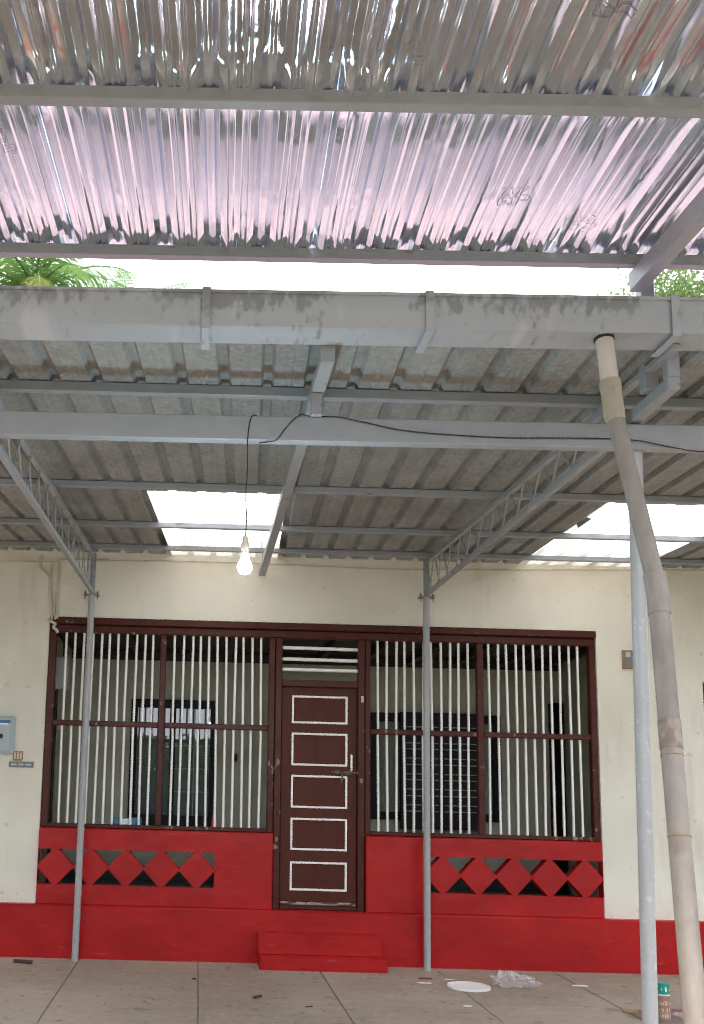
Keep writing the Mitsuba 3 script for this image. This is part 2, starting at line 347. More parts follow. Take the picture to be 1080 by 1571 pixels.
for a, b in panels:
    kk = add(D + '__panel', bx(0.872, 1.351, 9.091, 9.1, a + 0.019, b - 0.019, 0.004), 'm_door')
    w = 0.0185
    add(D + '__panel_border', join(bx(0.853, 1.37, 9.078, 9.096, b - w, b, .001), bx(0.853, 1.37, 9.078, 9.096, a, a + w, .001),
                                   bx(0.853, 0.853 + w, 9.0785, 9.0955, a + w, b - w, .001), bx(1.37 - w, 1.37, 9.0785, 9.0955, a + w, b - w, .001)), 'm_white')
add(D + '__handle', join(bx(1.396, 1.413, 9.055, 9.07, 1.70, 1.855, 0.004), bx(1.398, 1.411, 9.066, 9.085, 1.83, 1.85, .002), bx(1.398, 1.411, 9.066, 9.085, 1.71, 1.73, .002),
                         *[bx(1.393, 1.416, 9.051, 9.072, z, z + 0.012, 0.003) for z in (1.735, 1.765, 1.795, 1.822)]), 'm_plastic_white')
bolt = join(tube([(1.215, 9.062, 1.693), (1.462, 9.062, 1.684)], 0.008, 10), bx(1.25, 1.30, 9.066, 9.084, 1.672, 1.706, .003), bx(1.35, 1.40, 9.066, 9.084, 1.668, 1.702, .003),
            tube([(1.315, 9.062, 1.686), (1.318, 9.04, 1.675), (1.313, 9.03, 1.625), (1.306, 9.03, 1.59)], [0.007, 0.008, 0.011, 0.004], 8))
add(D + '__bolt', bolt, 'm_iron', smooth=40)
# porch inside
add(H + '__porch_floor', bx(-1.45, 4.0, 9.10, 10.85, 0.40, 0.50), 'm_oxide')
add(H + '__back_wall', cut(bx(-1.6, 4.2, 10.85, 10.97, 0.40, 3.1), bx(-0.70, 0.14, 10.7, 11.1, 1.15, 2.40, .001), bx(1.93, 3.27, 10.7, 11.1, 1.26, 2.33, .001)), 'm_inwall')
add(H + '__side_wall', bx(-1.60, -1.45, 9.171, 10.85, 0.40, 3.1), 'm_inwall')
add(H + '__side_wall', bx(4.0, 4.15, 9.171, 10.85, 0.40, 3.1), 'm_inwall')
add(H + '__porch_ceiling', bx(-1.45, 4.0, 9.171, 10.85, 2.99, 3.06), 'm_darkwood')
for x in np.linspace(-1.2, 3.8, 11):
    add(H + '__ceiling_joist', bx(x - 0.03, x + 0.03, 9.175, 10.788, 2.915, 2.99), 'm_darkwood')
add(H + '__ceiling_joist', bx(-1.44, 3.99, 10.79, 10.846, 2.895, 2.989), 'm_darkwood')
add(H + '__roof_slab', bx(-4.5, 7.0, 9.171, 14.9, 3.8, 3.95), 'm_inwall')
pri('m_tile', (0.075, 0.095, 0.12), 0.6)
for i in range(12):  # unseen pitched roof, added so the foil ribs mirror a dark slate tone
    za, ya = 4.055 + 0.17 * i, 8.78 + 0.36 * i
    add(H + '__added_roof_course', beam((1.25, ya - 0.03, za), (1.25, ya + 0.40, za + 0.19), 12.1, 0.03), 'm_tile')
    if i < 11: add(H + '__added_roof_course', beam((1.25, 17.4 - 0.36 * i + 0.03, za), (1.25, 17.4 - 0.36 * i - 0.40, za + 0.19), 12.1, 0.03), 'm_tile')
add(H + '__rear_room', join(bx(-4.5, -4.35, 9.171, 14.9, 0, 3.8), bx(6.85, 7.0, 9.171, 14.9, 0, 3.8), bx(-4.35, 6.85, 14.75, 14.9, 0, 3.8)), 'm_inwall')
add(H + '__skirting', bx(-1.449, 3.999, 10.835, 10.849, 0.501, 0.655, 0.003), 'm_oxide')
# left inner window
W = add(H + '__window', join(bx(-0.76, -0.69, 10.80, 10.9, 1.09, 2.46), bx(0.12, 0.19, 10.80, 10.9, 1.09, 2.46), bx(-0.69, 0.12, 10.80, 10.9, 2.37, 2.46), bx(-0.69, 0.12, 10.80, 10.9, 1.09, 1.20)), 'm_navy')
add(W + '__stile', bx(-0.315, -0.265, 10.81, 10.89, 1.20, 2.37), 'm_navy')
add(W + '__pane', bx(-0.69, -0.315, 10.85, 10.858, 1.20, 2.37, 0.001), 'm_glass')
add(W + '__pane', bx(-0.265, 0.12, 10.85, 10.858, 1.20, 2.37, 0.001), 'm_glass')
for z in (1.45, 1.70, 1.95, 2.18):
    add(W + '__window_bar', bx(-0.265, 0.12, 10.838, 10.847, z, z + 0.012, 0.002), 'm_slatlight')
add(W + '__window_bar', bx(-0.06, -0.048, 10.838, 10.8465, 1.2, 2.37, 0.002), 'm_slatlight')
# right inner window with its dark louvred shutter
W = add(H + '__window', join(bx(1.86, 1.955, 10.80, 10.9, 1.22, 2.38), bx(3.235, 3.32, 10.80, 10.9, 1.22, 2.38), bx(1.955, 3.235, 10.80, 10.9, 2.29, 2.38), bx(1.955, 3.235, 10.80, 10.9, 1.22, 1.30)), 'm_navy')
add(W + '__curtain', grid(*np.meshgrid(np.linspace(1.955, 3.235, 90), [1.30, 2.29])[:1], np.tile(10.88 + 0.012 * np.sin(np.linspace(0, 60, 90)), (2, 1)), np.repeat([[1.30], [2.29]], 90, 1)), 'm_curtain')
S = add(H + '__shutter', bx(2.19, 3.07, 10.69, 10.755, 1.13, 2.385), 'm_navy')
for z in (2.225, 2.05, 1.985, 1.885, 1.817, 1.717, 1.653, 1.553, 1.482, 1.385, 1.319):
    for a, b in ((2.215, 2.60), (2.66, 3.02)):
        add(S + '__slat', bx(a, b, 10.672, 10.692, z - 0.0055, z + 0.0055, 0.002), 'm_slatlight')
add(H + '__inner_door', bx(3.86, 3.985, 10.70, 10.84, 0.50, 2.53), 'm_navy')
# window frame at the right end of the front wall
W = add(H + '__window', join(bx(4.662, 4.73, 9.04, 9.14, 1.052, 2.608), bx(5.83, 5.898, 9.04, 9.14, 1.052, 2.608), bx(4.73, 5.83, 9.04, 9.14, 2.54, 2.608), bx(4.73, 5.83, 9.04, 9.14, 1.052, 1.12)), 'm_brown')
add(W + '__pane', bx(4.73, 5.83, 9.09, 9.098, 1.12, 2.54, .001), 'm_glass')

# ------------------------------------------------------------------ lean-to roof in front of the house
L = 'lean_to_roof'
tag(L, 'grey steel lean-to roof of ribbed sheets sloping from the cream wall to the gutter', 'roof')
def zr(y): return 3.684 - 0.033 * (9.0 - y)
SK = 0.05
def ribs(x0, x1, pitch, h, n_y, y0, y1, zfun, skew, yref, half_top=.019, half_base=.033):
    xs = []
    nr_ = int(round((x1 - x0) / pitch)); p = (x1 - x0) / nr_
    for i in range(nr_ + 1):
        c = x0 + i * p
        xs += [(c - half_base, 0), (c - half_top, h), (c + half_top, h), (c + half_base, 0)]
        if i < nr_:
            for u in (0.42, 0.58): xs += [(c + p * u - .011, 0), (c + p * u, 0.0025), (c + p * u + .011, 0)]
    xs = [(max(x, x0 - half_base + 0.001), z) for x, z in xs]
    xa = np.array([a for a, b in xs]); za = np.array([b for a, b in xs])
    ys = np.linspace(y0, y1, n_y)
    X = xa[None] + skew * (ys[:, None] - yref); Y = np.repeat(ys[:, None], len(xa), 1); Z = za[None] + zfun(ys)[:, None]
    return X, Y, Z
starts = [-4.60, -3.535, -2.47, -1.405, -0.34, 0.725, 1.79, 3.0, 4.065, 5.13, 6.195]
for i, (a, b) in enumerate(zip(starts, starts[1:])):
    lift = 0.0015 * (i % 2) + 0.0008
    sky_ = i in (4, 7)
    X, Y, Z = ribs(a, b, 0.213, 0.032, 14, 4.02, 6.74 if sky_ else 9.029, zr, SK, 9.04)
    Z = Z + lift + 0.0025 * (meshkit.noise(np.stack([X * 2.3, Y * 1.5, X * 0 + i], -1)) - 0.5)
    add(L + '__sheet', grid(X, Y, Z), 'm_roof')
    if sky_:
        X, Y, Z = ribs(a, b, 0.213, 0.032, 8, 6.70, 9.029, zr, SK, 9.04)
        kx = add(L + '__skylight_sheet', grid(X, Y, Z + lift - 0.003), 'm_skylight')
        labels[kx] = {'label': ('translucent white skylight sheet above the hanging bulb', 'translucent white skylight sheet behind the leaning drainpipe')[i == 7]}
PUR = [(4.69, 0.052), (6.52, 0.045), (7.71, 0.042), (8.61, 0.042)]
for y, h in PUR:
    z = zr(y) - 0.0035
    add(L + '__purlin', bx(-4.4, 6.2, y - 0.022, y + 0.022, z - h, z, 0.004), 'm_steel')
BZ = 0.006
add(L + '__main_beam', beam((-4.4, 4.51, 3.25 + BZ * -4.9), (6.0, 4.51, 3.25 + BZ * 5.5), 0.06, 0.122, 0.005), 'm_steel')
# rafter in the middle and its strut to the beam and gutter
add(L + '__rafter', beam((0.525, 4.11, 3.452), (0.545, 8.97, 3.515), 0.062, 0.058), 'm_steel')
add(L + '__strut', bx(0.49, 0.545, 4.455, 4.50, 3.312, 3.425), 'm_steel')
add(L + '__strut', bx(0.492, 0.556, 4.105, 4.112, 3.42, 3.525, .002), 'm_steel')
for y, h in PUR[1:]:
    zt = zr(y) - 0.0035 - h
    zb = 3.452 + (y - 4.11) * 0.01297 + 0.029
    if zt - zb > 0.004: add(L + '__cleat', bx(0.52, 0.55, y - 0.02, y + 0.02, zb - 0.01, zt + 0.004, .002), 'm_steel')
# arm on the right with its strut
add(L + '__arm', beam((2.06, 4.11, 3.372), (2.06, 4.62, 3.36), 0.055, 0.06), 'm_steel')
add(L + '__strut', bx(2.032, 2.088, 4.108, 4.16, 3.40, 3.54), 'm_steel')
add(L + '__rafter', beam((2.03, 4.02, 3.497), (2.03, 4.9, 3.52), 0.045, 0.03), 'm_steel')
# lattice trusses from the wall posts to the main beam
def truss(xa, xb, z0a, z0b, z1a, z1b):
    k = add(L + '__truss', beam((xa, 4.55, z0a), (xb, 8.86, z0b), 0.036, 0.036), 'm_steel')
    add(k + '__top_chord', beam((xa, 4.55, z1a), (xb, 8.86, z1b), 0.036, 0.036), 'm_steel')
    add(k + '__end_upright', bx(xb - 0.024, xb + 0.024, 8.80, 8.848, z0b - 0.02, z1b + 0.03), 'm_steel')
    n = 26
    for i in range(n):
        def at(t, top):
            y = 4.62 + (8.80 - 4.62) * t
            s = (y - 4.55) / 4.31
            return (xa + (xb - xa) * s + (0.006 if i % 2 else -0.006), y, (z1a + (z1b - z1a) * s - 0.012) if top else (z0a + (z0b - z0a) * s + 0.012))
        add(k + '__web_rod', tube([at(i / n, i % 2 == 0), at((i + 1) / n, i % 2 == 1)], 0.0055, 6), 'm_steel')
    return k
truss(-1.06, -1.02, 3.205, 3.265, 3.43, 3.60)
truss(1.97, 2.05, 3.265, 3.325, 3.44, 3.625)

# ------------------------------------------------------------------ posts
def post(key, x, y, lean, r, ztop, label, cat, m, plate):
    tag(key, label, cat, 'grey steel pipe posts under the lean-to roof')
    pts = [(x + lean[0] * t, y + lean[1] * t, -0.01 + (ztop + 0.01) * t) for t in np.linspace(0, 1, 6)]
    add(key + '__pipe' if plate else key, tube(pts, r, 24), m, smooth=50)
    tx, ty = pts[-1][0], pts[-1][1]
    if plate:
        add(key + '__head_plate', bx(tx - 0.072, tx + 0.072, ty - 0.05, ty + 0.05, ztop - 0.012, ztop - 0.002, .002), 'm_steel')
        for sx in (-1, 1):
            c = (tx + sx * 0.056, ty - 0.03)
            add(key + '__bolt', join(tube([(c[0], c[1], ztop - 0.05), (c[0], c[1], ztop + 0.024)], 0.0055, 8), tube([(c[0], c[1], ztop - 0.026), (c[0], c[1], ztop - 0.012)], 0.0115, 6), tube([(c[0], c[1], ztop - 0.002), (c[0], c[1], ztop + 0.01)], 0.0115, 6)), 'm_iron')
    return key
post('steel_post', -1.03, 8.82, (0.008, 0), 0.030, 3.246, 'slim grey steel post standing before the grille nearest the meter box', 'post', 'm_pole', True)
post('steel_post_001', 2.035, 8.82, (0.012, 0), 0.0305, 3.306, 'slim grey steel post standing beside the brown door, before the louvred shutter', 'post', 'm_pole', True)
post('steel_post_002', 2.035, 4.55, (0.04, 0), 0.0335, 3.335, 'thick grey steel post close to the leaning drainpipe, under the main beam', 'post', 'm_pole', False)
add('steel_post_001__sleeve', tube([(2.04, 8.82, 1.30), (2.04, 8.82, 1.31)], 0.033, 20), 'm_pole', smooth=50)

# ------------------------------------------------------------------ gutter
G = 'gutter'
tag(G, 'long grey box gutter with black mould stains above the lean-to roof', 'gutter')
gs = 0.011
def gut(x0, x1, y0, y1, z0, z1, c=0.003):
    v, f = bx(x0, x1, y0, y1, z0, z1, c); v = v.copy(); v[:, 2] += gs * v[:, 0]; return v, f
gv = join(gut(-4.4, 6.0, 3.93, 3.934, 3.492, 3.652, .001), gut(-4.4, 6.0, 3.9345, 4.10, 3.492, 3.496, .001), gut(-4.4, 6.0, 4.0965, 4.1005, 3.4965, 3.513, .001), gut(-4.4, 6.0, 3.921, 3.9295, 3.640, 3.654, .002))
add(G + '__trough', gv, 'm_gutter')
for x in (-1.6, -0.02, 0.935, 1.985, 3.0):
    w = 0.0185
    add(G + '__strap', join(gut(x - w, x + w, 3.9165, 3.9205, 3.478, 3.6565, .001), gut(x - w, x + w, 3.9165, 4.13, 3.474, 3.4785, .001), gut(x - w, x + w, 3.9165, 3.96, 3.6568, 3.660, .001)), 'm_gutter')

# ------------------------------------------------------------------ drainpipe
P = 'drainpipe'
tag(P, 'leaning dirty plastic drainpipe hanging from the gutter', 'pipe')
a0, a1, a2, a3 = np.array([1.70, 3.985, 3.52]), np.array([1.715, 3.945, 3.16]), np.array([1.785, 3.77, 2.37]), np.array([1.622, 3.207, -0.01])
R = 0.0375
def seg(a, b, r, n=6): return tube([a + (b - a) * t for t in np.linspace(0, 1, n)], r, 28)
add(P + '__outlet_pipe', seg(a0, a1 + (a0 - a1) * 0.25, R - 0.001), 'm_pipe_pale', smooth=50)
labels[P + '__outlet_pipe'] = {'label': 'pale cream top length of the drainpipe'}
add(P + '__coupling', tube([a1 + (a0 - a1) * t for t in (0.40, 0.395, 0.27, 0.265, 0.0, -0.03)] + [a1 + (a2 - a1) * 0.06], [R + .003, R + .0065, R + .0065, R + .004, R + .006, R + .0055, R + .001], 28), 'm_pipe_tan', smooth=30)
add(P + '__pipe', seg(a1 + (a2 - a1) * 0.03, a2, R - 0.002), 'm_pipe', smooth=50)
d23 = (a3 - a2) / np.linalg.norm(a3 - a2)
add(P + '__elbow', tube([a2 + (a1 - a2) * t for t in (0.075, 0.07, 0.01)] + [a2 + d23 * t for t in (0.02, 0.045, 0.115, 0.12)], [R + .000, R + .0045, R + .005, R + .005, R + .0048, R + .0045, R], 28), 'm_pipe_low', smooth=40)
add(P + '__pipe', seg(a2 + d23 * 0.1, a3, R + 0.0005, 12), 'm_pipe_low', smooth=50)
add(P + '__dark_gap_ring', tube([a0 + (a1 - a0) * t for t in (0.028, 0.032, 0.06, 0.064)], [R, R + .005, R + .004, R], 24), 'm_cable', smooth=30)  # black ring imitating the dark gap between pipe top and gutter
def band(t0, t1, dr_, m, nm):
    dr_ += 0.0015
    add(P + nm, tube([a2 + d23 * t for t in (t0, t0 + .002, t1 - .002, t1)], [R - .001, R + dr_, R + dr_, R - .001], 28), m, smooth=30)
def f_patch(p, n, uv):
    return mix((0.30, 0.245, 0.215), (0.19, 0.15, 0.13), smoothstep(0.4, 0.6, fbm(p.x * 24, p.y * 24, p.z * 14, 3)))
pri('m_patch', proc(f_patch), 0.7)
band(0.546, 0.66, 0.0015, 'm_patch', '__repair_wrap'); band(0.68, 0.686, 0.002, 'm_brass', '__rusty_band'); band(0.978, 0.984, 0.002, 'm_brass', '__rusty_band')

# ------------------------------------------------------------------ foil lined canopy over the yard
CN = 'foil_canopy'
tag(CN, 'shiny foil-lined ribbed metal canopy on grey purlins above the gutter', 'canopy')
def zc(x, y): return 4.013 + 0.004 * (y - 4.2) + 0.009 * (x - 0.64)
CP, CS = 0.22, 0.027
PU = np.array([0.0, .07, .17, .30, .345, .40, .445, .555, .60, .655, .70, .83, .93, 1.0])
PZ = np.array([.027, .027, 0, 0.001, .010, .010, .001, .001, .010, .010, .001, 0, .027, .027])
def foil_z(x, y, k):
    xr = x - CS * (y - 4.2); u = (xr / CP + 50.0) % 1.0
    z = np.interp(u, PU, PZ)
    kx = xr / (CP / 6); i0 = np.floor(kx); tx = kx - i0
    def knot(i):
        return meshkit.noise(np.stack([i * 7.13, y / 1.1 + i * 3.7, np.full_like(x, k * 7.3)], -1), 3) - 0.5
    z = z + 0.013 * (knot(i0) * (1 - tx) + knot(i0 + 1) * tx)
    q = np.stack([xr / 0.045, y / 0.055, np.full_like(x, k * 3.1 + 9)], -1)
    w = np.clip(meshkit.noise(np.stack([xr / 0.16, y / 0.35, np.full_like(x, k + 40.0)], -1), 5) - 0.35, 0, 1)
    z = z + 0.0075 * w * (meshkit.fbm(q, 3, 11) - 0.5)
    for yp in (3.16, 4.2):                       # puckered where it is nipped over the purlins
        near = np.exp(-((y - yp) / 0.105) ** 2)
        z = z - near * 0.021 * np.abs(np.sin(math.pi * (xr / CP * 3 + 0.17 * k))) * (0.5 + meshkit.noise(np.stack([xr / 0.07, y * 0, y * 0 + 4.0], -1), 8))
    return z + zc(x, y)
edges = [-3.96 + 1.1 * i for i in range(8)]
for i, (a, b) in enumerate(zip(edges, edges[1:])):
    ys = np.linspace(1.25, 4.245, 220); xs = np.unique(np.concatenate([a + CP * (q + np.concatenate([PU - 0.004, PU + 0.004, (PU[1:] + PU[:-1]) / 2, np.arange(6) / 6.0 + .01])) for q in range(5)]).round(4))
    xs = np.clip(xs, a - 0.015, b + 0.015); XR, Y = np.meshgrid(xs, ys); X = XR + CS * (Y - 4.2)
    roll_ = (0.009, -0.006, 0.012, -0.010, 0.005, -0.012, 0.008)[i]
    add(CN + '__foil_sheet', grid(X, Y, foil_z(X, Y, i) + 0.0012 * (i % 2) + roll_ * (XR - (a + b) / 2)), 'm_foil', smooth=True)
def strip(y, h, w, m='m_steel'):
    v, f = bx(-3.9, 3.7, y - w / 2, y + w / 2, 0, h, 0.004); v = v.copy(); v[:, 2] += zc(v[:, 0], y) - 0.006 - h; return v, f
add(CN + '__purlin', strip(4.2, 0.05, 0.05), 'm_steel')
add(CN + '__purlin', strip(3.16, 0.052, 0.05), 'm_steel')
add(CN + '__purlin', strip(2.1, 0.052, 0.05), 'm_steel')
add(CN + '__rafter', beam((1.965, 4.235, 3.907), (1.985, 1.27, 3.895), 0.066, 0.095), 'm_steel')
add(CN + '__post', bx(2.004, 2.068, 4.27, 4.33, 3.403, 3.95), 'm_steel')
# outlined emblem print on the foil: a few open letter-like frames
def mark(cx, cy, s, rot):
    outs = [[(-.9, .2), (-.75, 1), (.15, .75), (.0, .15), (-.9, .2)], [(-.55, .5), (-.45, .75), (-.2, .65)], [(.55, .35), (.5, 1.0), (1.25, .95), (1.35, .4), (.55, .35)],
            [(-.75, -.75), (-.85, -.1), (-.2, -.05)], [(-.75, -.75), (-.3, -.8), (-.2, -.35)], [(.15, -.85), (.05, -.1), (.75, -.05), (.85, -.6), (.4, -.8)], [(.35, -.55), (.4, -.25), (.6, -.3)], [(-1.05, -.95), (-.7, -1.05)], [(-.1, -1.1), (.55, -1.15), (.7, -1.0)]]
    parts = []
    cr, sr = math.cos(rot), math.sin(rot)
    for o in outs:
        pts = []
        for (p, q) in zip(o, o[1:]):
            for t in np.linspace(0, 1, 14, endpoint=False): pts.append((p[0] + (q[0] - p[0]) * t, p[1] + (q[1] - p[1]) * t))
        pts.append(o[-1])
        a = np.array(pts) * s; a = np.stack([a[:, 0] * cr - a[:, 1] * sr + cx, a[:, 0] * sr + a[:, 1] * cr + cy], 1)
        i = int((cx - CS * (cy - 4.2) + 3.96) // 1.1)
        z = foil_z(a[:, 0], a[:, 1], i) - 0.0016
        d = np.gradient(a, axis=0); d /= np.linalg.norm(d, axis=1)[:, None] + 1e-9; nn = np.stack([-d[:, 1], d[:, 0]], 1) * 0.0012
        A = np.column_stack([a + nn, z]); B = np.column_stack([a - nn, z]); n = len(a)
        f = [(j, j + 1, n + j + 1) for j in range(n - 1)] + [(j, n + j + 1, n + j) for j in range(n - 1)]
        parts.append((np.vstack([A, B]), np.array(f)))
    add(CN + '__printed_emblem', join(*parts), 'm_ink')
for c in ((1.25, 3.77, .062, .05), (1.60, 3.95, .06, .1), (-0.86, 3.48, .06, .0), (0.62, 2.95, .06, .03), (1.24, 2.74, .06, .0)):
    mark(*c)

# ------------------------------------------------------------------ bulb and cables
B = 'light_bulb'
tag(B, 'lit white bulb hanging on a thin black cord from the main beam', 'light bulb')
bc = np.array([0.19, 4.46, 2.562])
scene['m_bulb'] = {'type': 'diffuse', 'reflectance': rgb((0.9, 0.9, 0.9))}
prof = [(0.0005, -0.035), (0.012, -0.0335), (0.023, -0.027), (0.031, -0.016), (0.0345, -0.002), (0.033, 0.010), (0.027, 0.024), (0.020, 0.036), (0.0175, 0.042)]
add(B + '__globe', lathe(prof, bc), 'm_bulb', smooth=True, emitter={'type': 'area', 'radiance': rgb((30, 44, 50))})
add(B + '__base', lathe([(0.0005, 0.0), (0.020, 0.0), (0.020, 0.02), (0.017, 0.035), (0.0005, 0.036)], bc + [0, 0, 0.041]), 'm_plastic_white', smooth=40)
add(B + '__holder', lathe([(0.0005, 0), (0.019, 0), (0.020, 0.03), (0.014, 0.045), (0.011, 0.07), (0.0005, 0.072)], bc + [0, 0, 0.077]), 'm_cream_pvc', smooth=40)
cord = smooth_path([bc + [0, 0, 0.145], (0.194, 4.463, 2.80), (0.188, 4.468, 2.90), (0.193, 4.472, 3.03), (0.191, 4.474, 3.17), (0.197, 4.474, 3.25), (0.208, 4.474, 3.30), (0.225, 4.49, 3.316), (0.25, 4.53, 3.318)])
add(B + '__cord', tube(cord, 0.0026, 6), 'm_cable', smooth=60)
C2 = 'power_cable'
tag(C2, 'black cable looped over and strung along the main beam', 'cable')
add(C2, tube(smooth_path([(0.25, 4.51, 3.183), (0.301, 4.474, 3.181), (0.332, 4.473, 3.192), (0.377, 4.473, 3.255), (0.423, 4.473, 3.305), (0.452, 4.476, 3.32), (0.49, 4.50, 3.322), (0.60, 4.492, 3.319), (0.642, 4.474, 3.309), (0.751, 4.472, 3.287), (0.938, 4.472, 3.252), (1.186, 4.472, 3.236),
     (1.435, 4.472, 3.230), (1.653, 4.472, 3.235), (1.902, 4.47, 3.238), (2.05, 4.468, 3.232), (2.119, 4.468, 3.221), (2.243, 4.472, 3.200), (2.366, 4.472, 3.187), (2.7, 4.472, 3.20), (3.4, 4.472, 3.23)]), 0.0028, 8), 'm_cable', smooth=60)

# ------------------------------------------------------------------ things on the front wall
M = 'meter_box'
tag(M, 'pale blue-grey meter box on the cream wall at the left edge', 'meter box')
add(M + '__case', bx(-1.98, -1.690, 8.93, 9.029, 1.775, 2.115, 0.008), 'm_box_grey')
add(M + '__cover', bx(-1.975, -1.712, 8.918, 8.9295, 1.79, 2.10, 0.006), 'm_box_grey')
add(M + '__blue_strip', bx(-1.97, -1.722, 8.9145, 8.9178, 2.05, 2.078, 0.001), 'm_blue')
add(M + '__white_strip', bx(-1.97, -1.74, 8.9145, 8.9178, 2.036, 2.0495, 0.001), 'm_plastic_white')
add(M + '__keyhole', lathe([(0.0005, 0), (0.016, 0.002), (0.02, 0.012)], (0, 0, 0), 14), 'm_cable', to_world=T().translate([-1.80, 8.916, 1.93]).rotate([1, 0, 0], 90))
add('door_plate', bx(-1.702, -1.612, 9.018, 9.029, 1.715, 1.802, 0.003), 'm_brass')
tag('door_plate', 'small brass number plate just above the long grey nameplate', 'plate')
for i in range(3): add('door_plate__ridge', bx(-1.69 + .026 * i, -1.675 + .026 * i, 9.014, 9.018, 1.73, 1.79, .002), 'm_cream_pvc')
add('name_plate', bx(-1.735, -1.51, 9.016, 9.029, 1.655, 1.708, 0.003), 'm_grey_dark')
tag('name_plate', 'narrow grey nameplate on the wall below the brass plate', 'plate')
for a, b in ((-1.715, -1.66), (-1.645, -1.60), (-1.585, -1.53)): add('name_plate__worn_lettering', bx(a, b, 9.0135, 9.0165, 1.672, 1.69, .001), 'm_box_grey')
add('switch_box', bx(3.915, 4.06, 9.0, 9.029, 2.712, 2.887, 0.004), 'm_brass')
tag('switch_box', 'small grey switch box on the cream wall right of the porch', 'switch box')
add('switch_box__face', bx(3.932, 4.045, 8.994, 9.0005, 2.728, 2.875, 0.002), 'm_grey_dark')
add('switch_box__sticker', bx(3.938, 3.985, 8.9915, 8.9942, 2.82, 2.868, 0.001), 'm_box_grey')
def conduit(key, pts, r, label):
    tag(key, label, 'conduit'); add(key, tube(smooth_path(pts, 6), r, 10), 'm_cream_pvc', smooth=60)
conduit('conduit', [(-1.53, 9.012, 3.64), (-1.545, 9.012, 3.56), (-1.53, 9.012, 3.51), (-1.445, 9.012, 3.43), (-1.44, 9.012, 3.30), (-1.405, 9.012, 3.03)], 0.0115, 'bent cream conduit running from the roof to the porch corner, leftmost of three')
conduit('conduit_001', [(-1.432, 9.0155, 3.57), (-1.432, 9.0155, 3.46), (-1.415, 9.0155, 3.30), (-1.375, 9.0155, 3.03)], 0.009, 'thin cream conduit between the two thicker ones above the porch corner')
conduit('conduit_002', [(-0.9, 9.012, 3.604), (-1.25, 9.012, 3.60), (-1.335, 9.012, 3.59), (-1.36, 9.012, 3.55), (-1.36, 9.012, 3.04)], 0.0125, 'straight cream conduit with a bend at its top, rightmost of three')
add('wall_wire', tube(smooth_path([(-2.6, 9.018, 3.575), (-1.6, 9.018, 3.578), (-0.7, 9.018, 3.612), (0.3, 9.018, 3.622), (1.5, 9.018, 3.60), (2.4, 9.018, 3.607), (3.6, 9.018, 3.645), (4.7, 9.018, 3.665), (6, 9.018, 3.67)]), 0.0045, 6), 'm_cream_pvc', smooth=60)
tag('wall_wire', 'thin cream wire along the top of the wall under the roof sheets', 'wire')
add('knotted_rag', tube(smooth_path([(-1.44, 8.995, 3.02), (-1.40, 8.985, 3.005), (-1.37, 8.99, 2.985), (-1.385, 8.985, 2.955), (-1.355, 8.99, 2.93), (-1.345, 8.99, 2.90)]), [0.006] * 3 + [0.014] * 35 + [0.008] * 3, 7), 'm_cream_pvc', smooth=60)
tag('knotted_rag', 'twisted pale tape knotted at the upper left porch corner', 'tape')
# inside the porch
add('junction_box', bx(-1.449, -1.31, 9.58, 9.74, 2.43, 2.75, 0.005), 'm_box_pale')
tag('junction_box', 'pale grey junction box on the porch side wall behind the left bars', 'junction box')
add('junction_box__lid', bx(-1.44, -1.32, 9.568, 9.5795, 2.44, 2.74, 0.004), 'm_box_pale')
add('junction_box__cable', tube(smooth_path([(-1.43, 9.60, 2.98), (-1.37, 9.6, 2.9), (-1.36, 9.62, 2.75)]), 0.012, 8), 'm_cable', smooth=60)
add('inner_conduit', tube([(-1.42, 9.62, 0.5), (-1.42, 9.62, 2.43)], 0.016, 10), 'm_cable', smooth=60)
tag('inner_conduit', 'dark conduit pipe below the junction box inside the porch', 'conduit')
add('light_switch', bx(0.39, 0.425, 10.835, 10.849, 1.80, 1.885, .003), 'm_navy')
tag('light_switch', 'small black light switch on the inner wall beside the left window', 'light switch')
add('blue_carton', bx(-0.80, -0.51, 9.132, 9.21, 1.126, 1.226, 0.003), 'm_blue')
tag('blue_carton', 'blue carton with a white label lying on the ledge behind the bars', 'carton')
add('blue_carton__white_label', bx(-0.70, -0.60, 9.1285, 9.1318, 1.14, 1.215, .001), 'm_plastic_white')
pri('m_candle', (0.62, 0.05, 0.03), 0.4)
add('red_candle', lathe([(0.0005, 0), (0.017, 0), (0.017, 0.095), (0.012, 0.105), (0.009, 0.138), (0.0005, 0.140)], (0.148, 9.16, 1.125), 14), 'm_candle', smooth=40)
tag('red_candle', 'small red bottle-shaped stick standing on the ledge behind the bars', 'bottle')

# ------------------------------------------------------------------ litter on the paving
def scrap(key, x, y, rx, ry, rot, m, label, cat, th=0.004, lift=0.0):
    n = 9; a = np.linspace(0, 2 * math.pi, n, endpoint=False)
    rr = [rng.uniform(0.75, 1.1) for _ in a]
    px = np.array([(rx * c * r, ry * s * r) for c, s, r in zip(np.sign(np.cos(a)) * np.abs(np.cos(a)) ** .6, np.sign(np.sin(a)) * np.abs(np.sin(a)) ** .6, rr)])
    c_, s_ = math.cos(rot), math.sin(rot)
    pts = [(x + p[0] * c_ - p[1] * s_, y + p[0] * s_ + p[1] * c_, z + lift * (p[0] / rx + 1)) for z in (0.002, 0.002 + th) for p in px]
    add(key, hull(pts), m); tag(key, label, cat)
add('wood_scrap', beam((-1.53, 8.665, 0.016), (-1.37, 8.615, 0.016), 0.03, 0.028), 'm_twig'); tag('wood_scrap', 'short dark piece of wood lying by the foot of the left plinth', 'wood piece')
LID = 'white_lid'
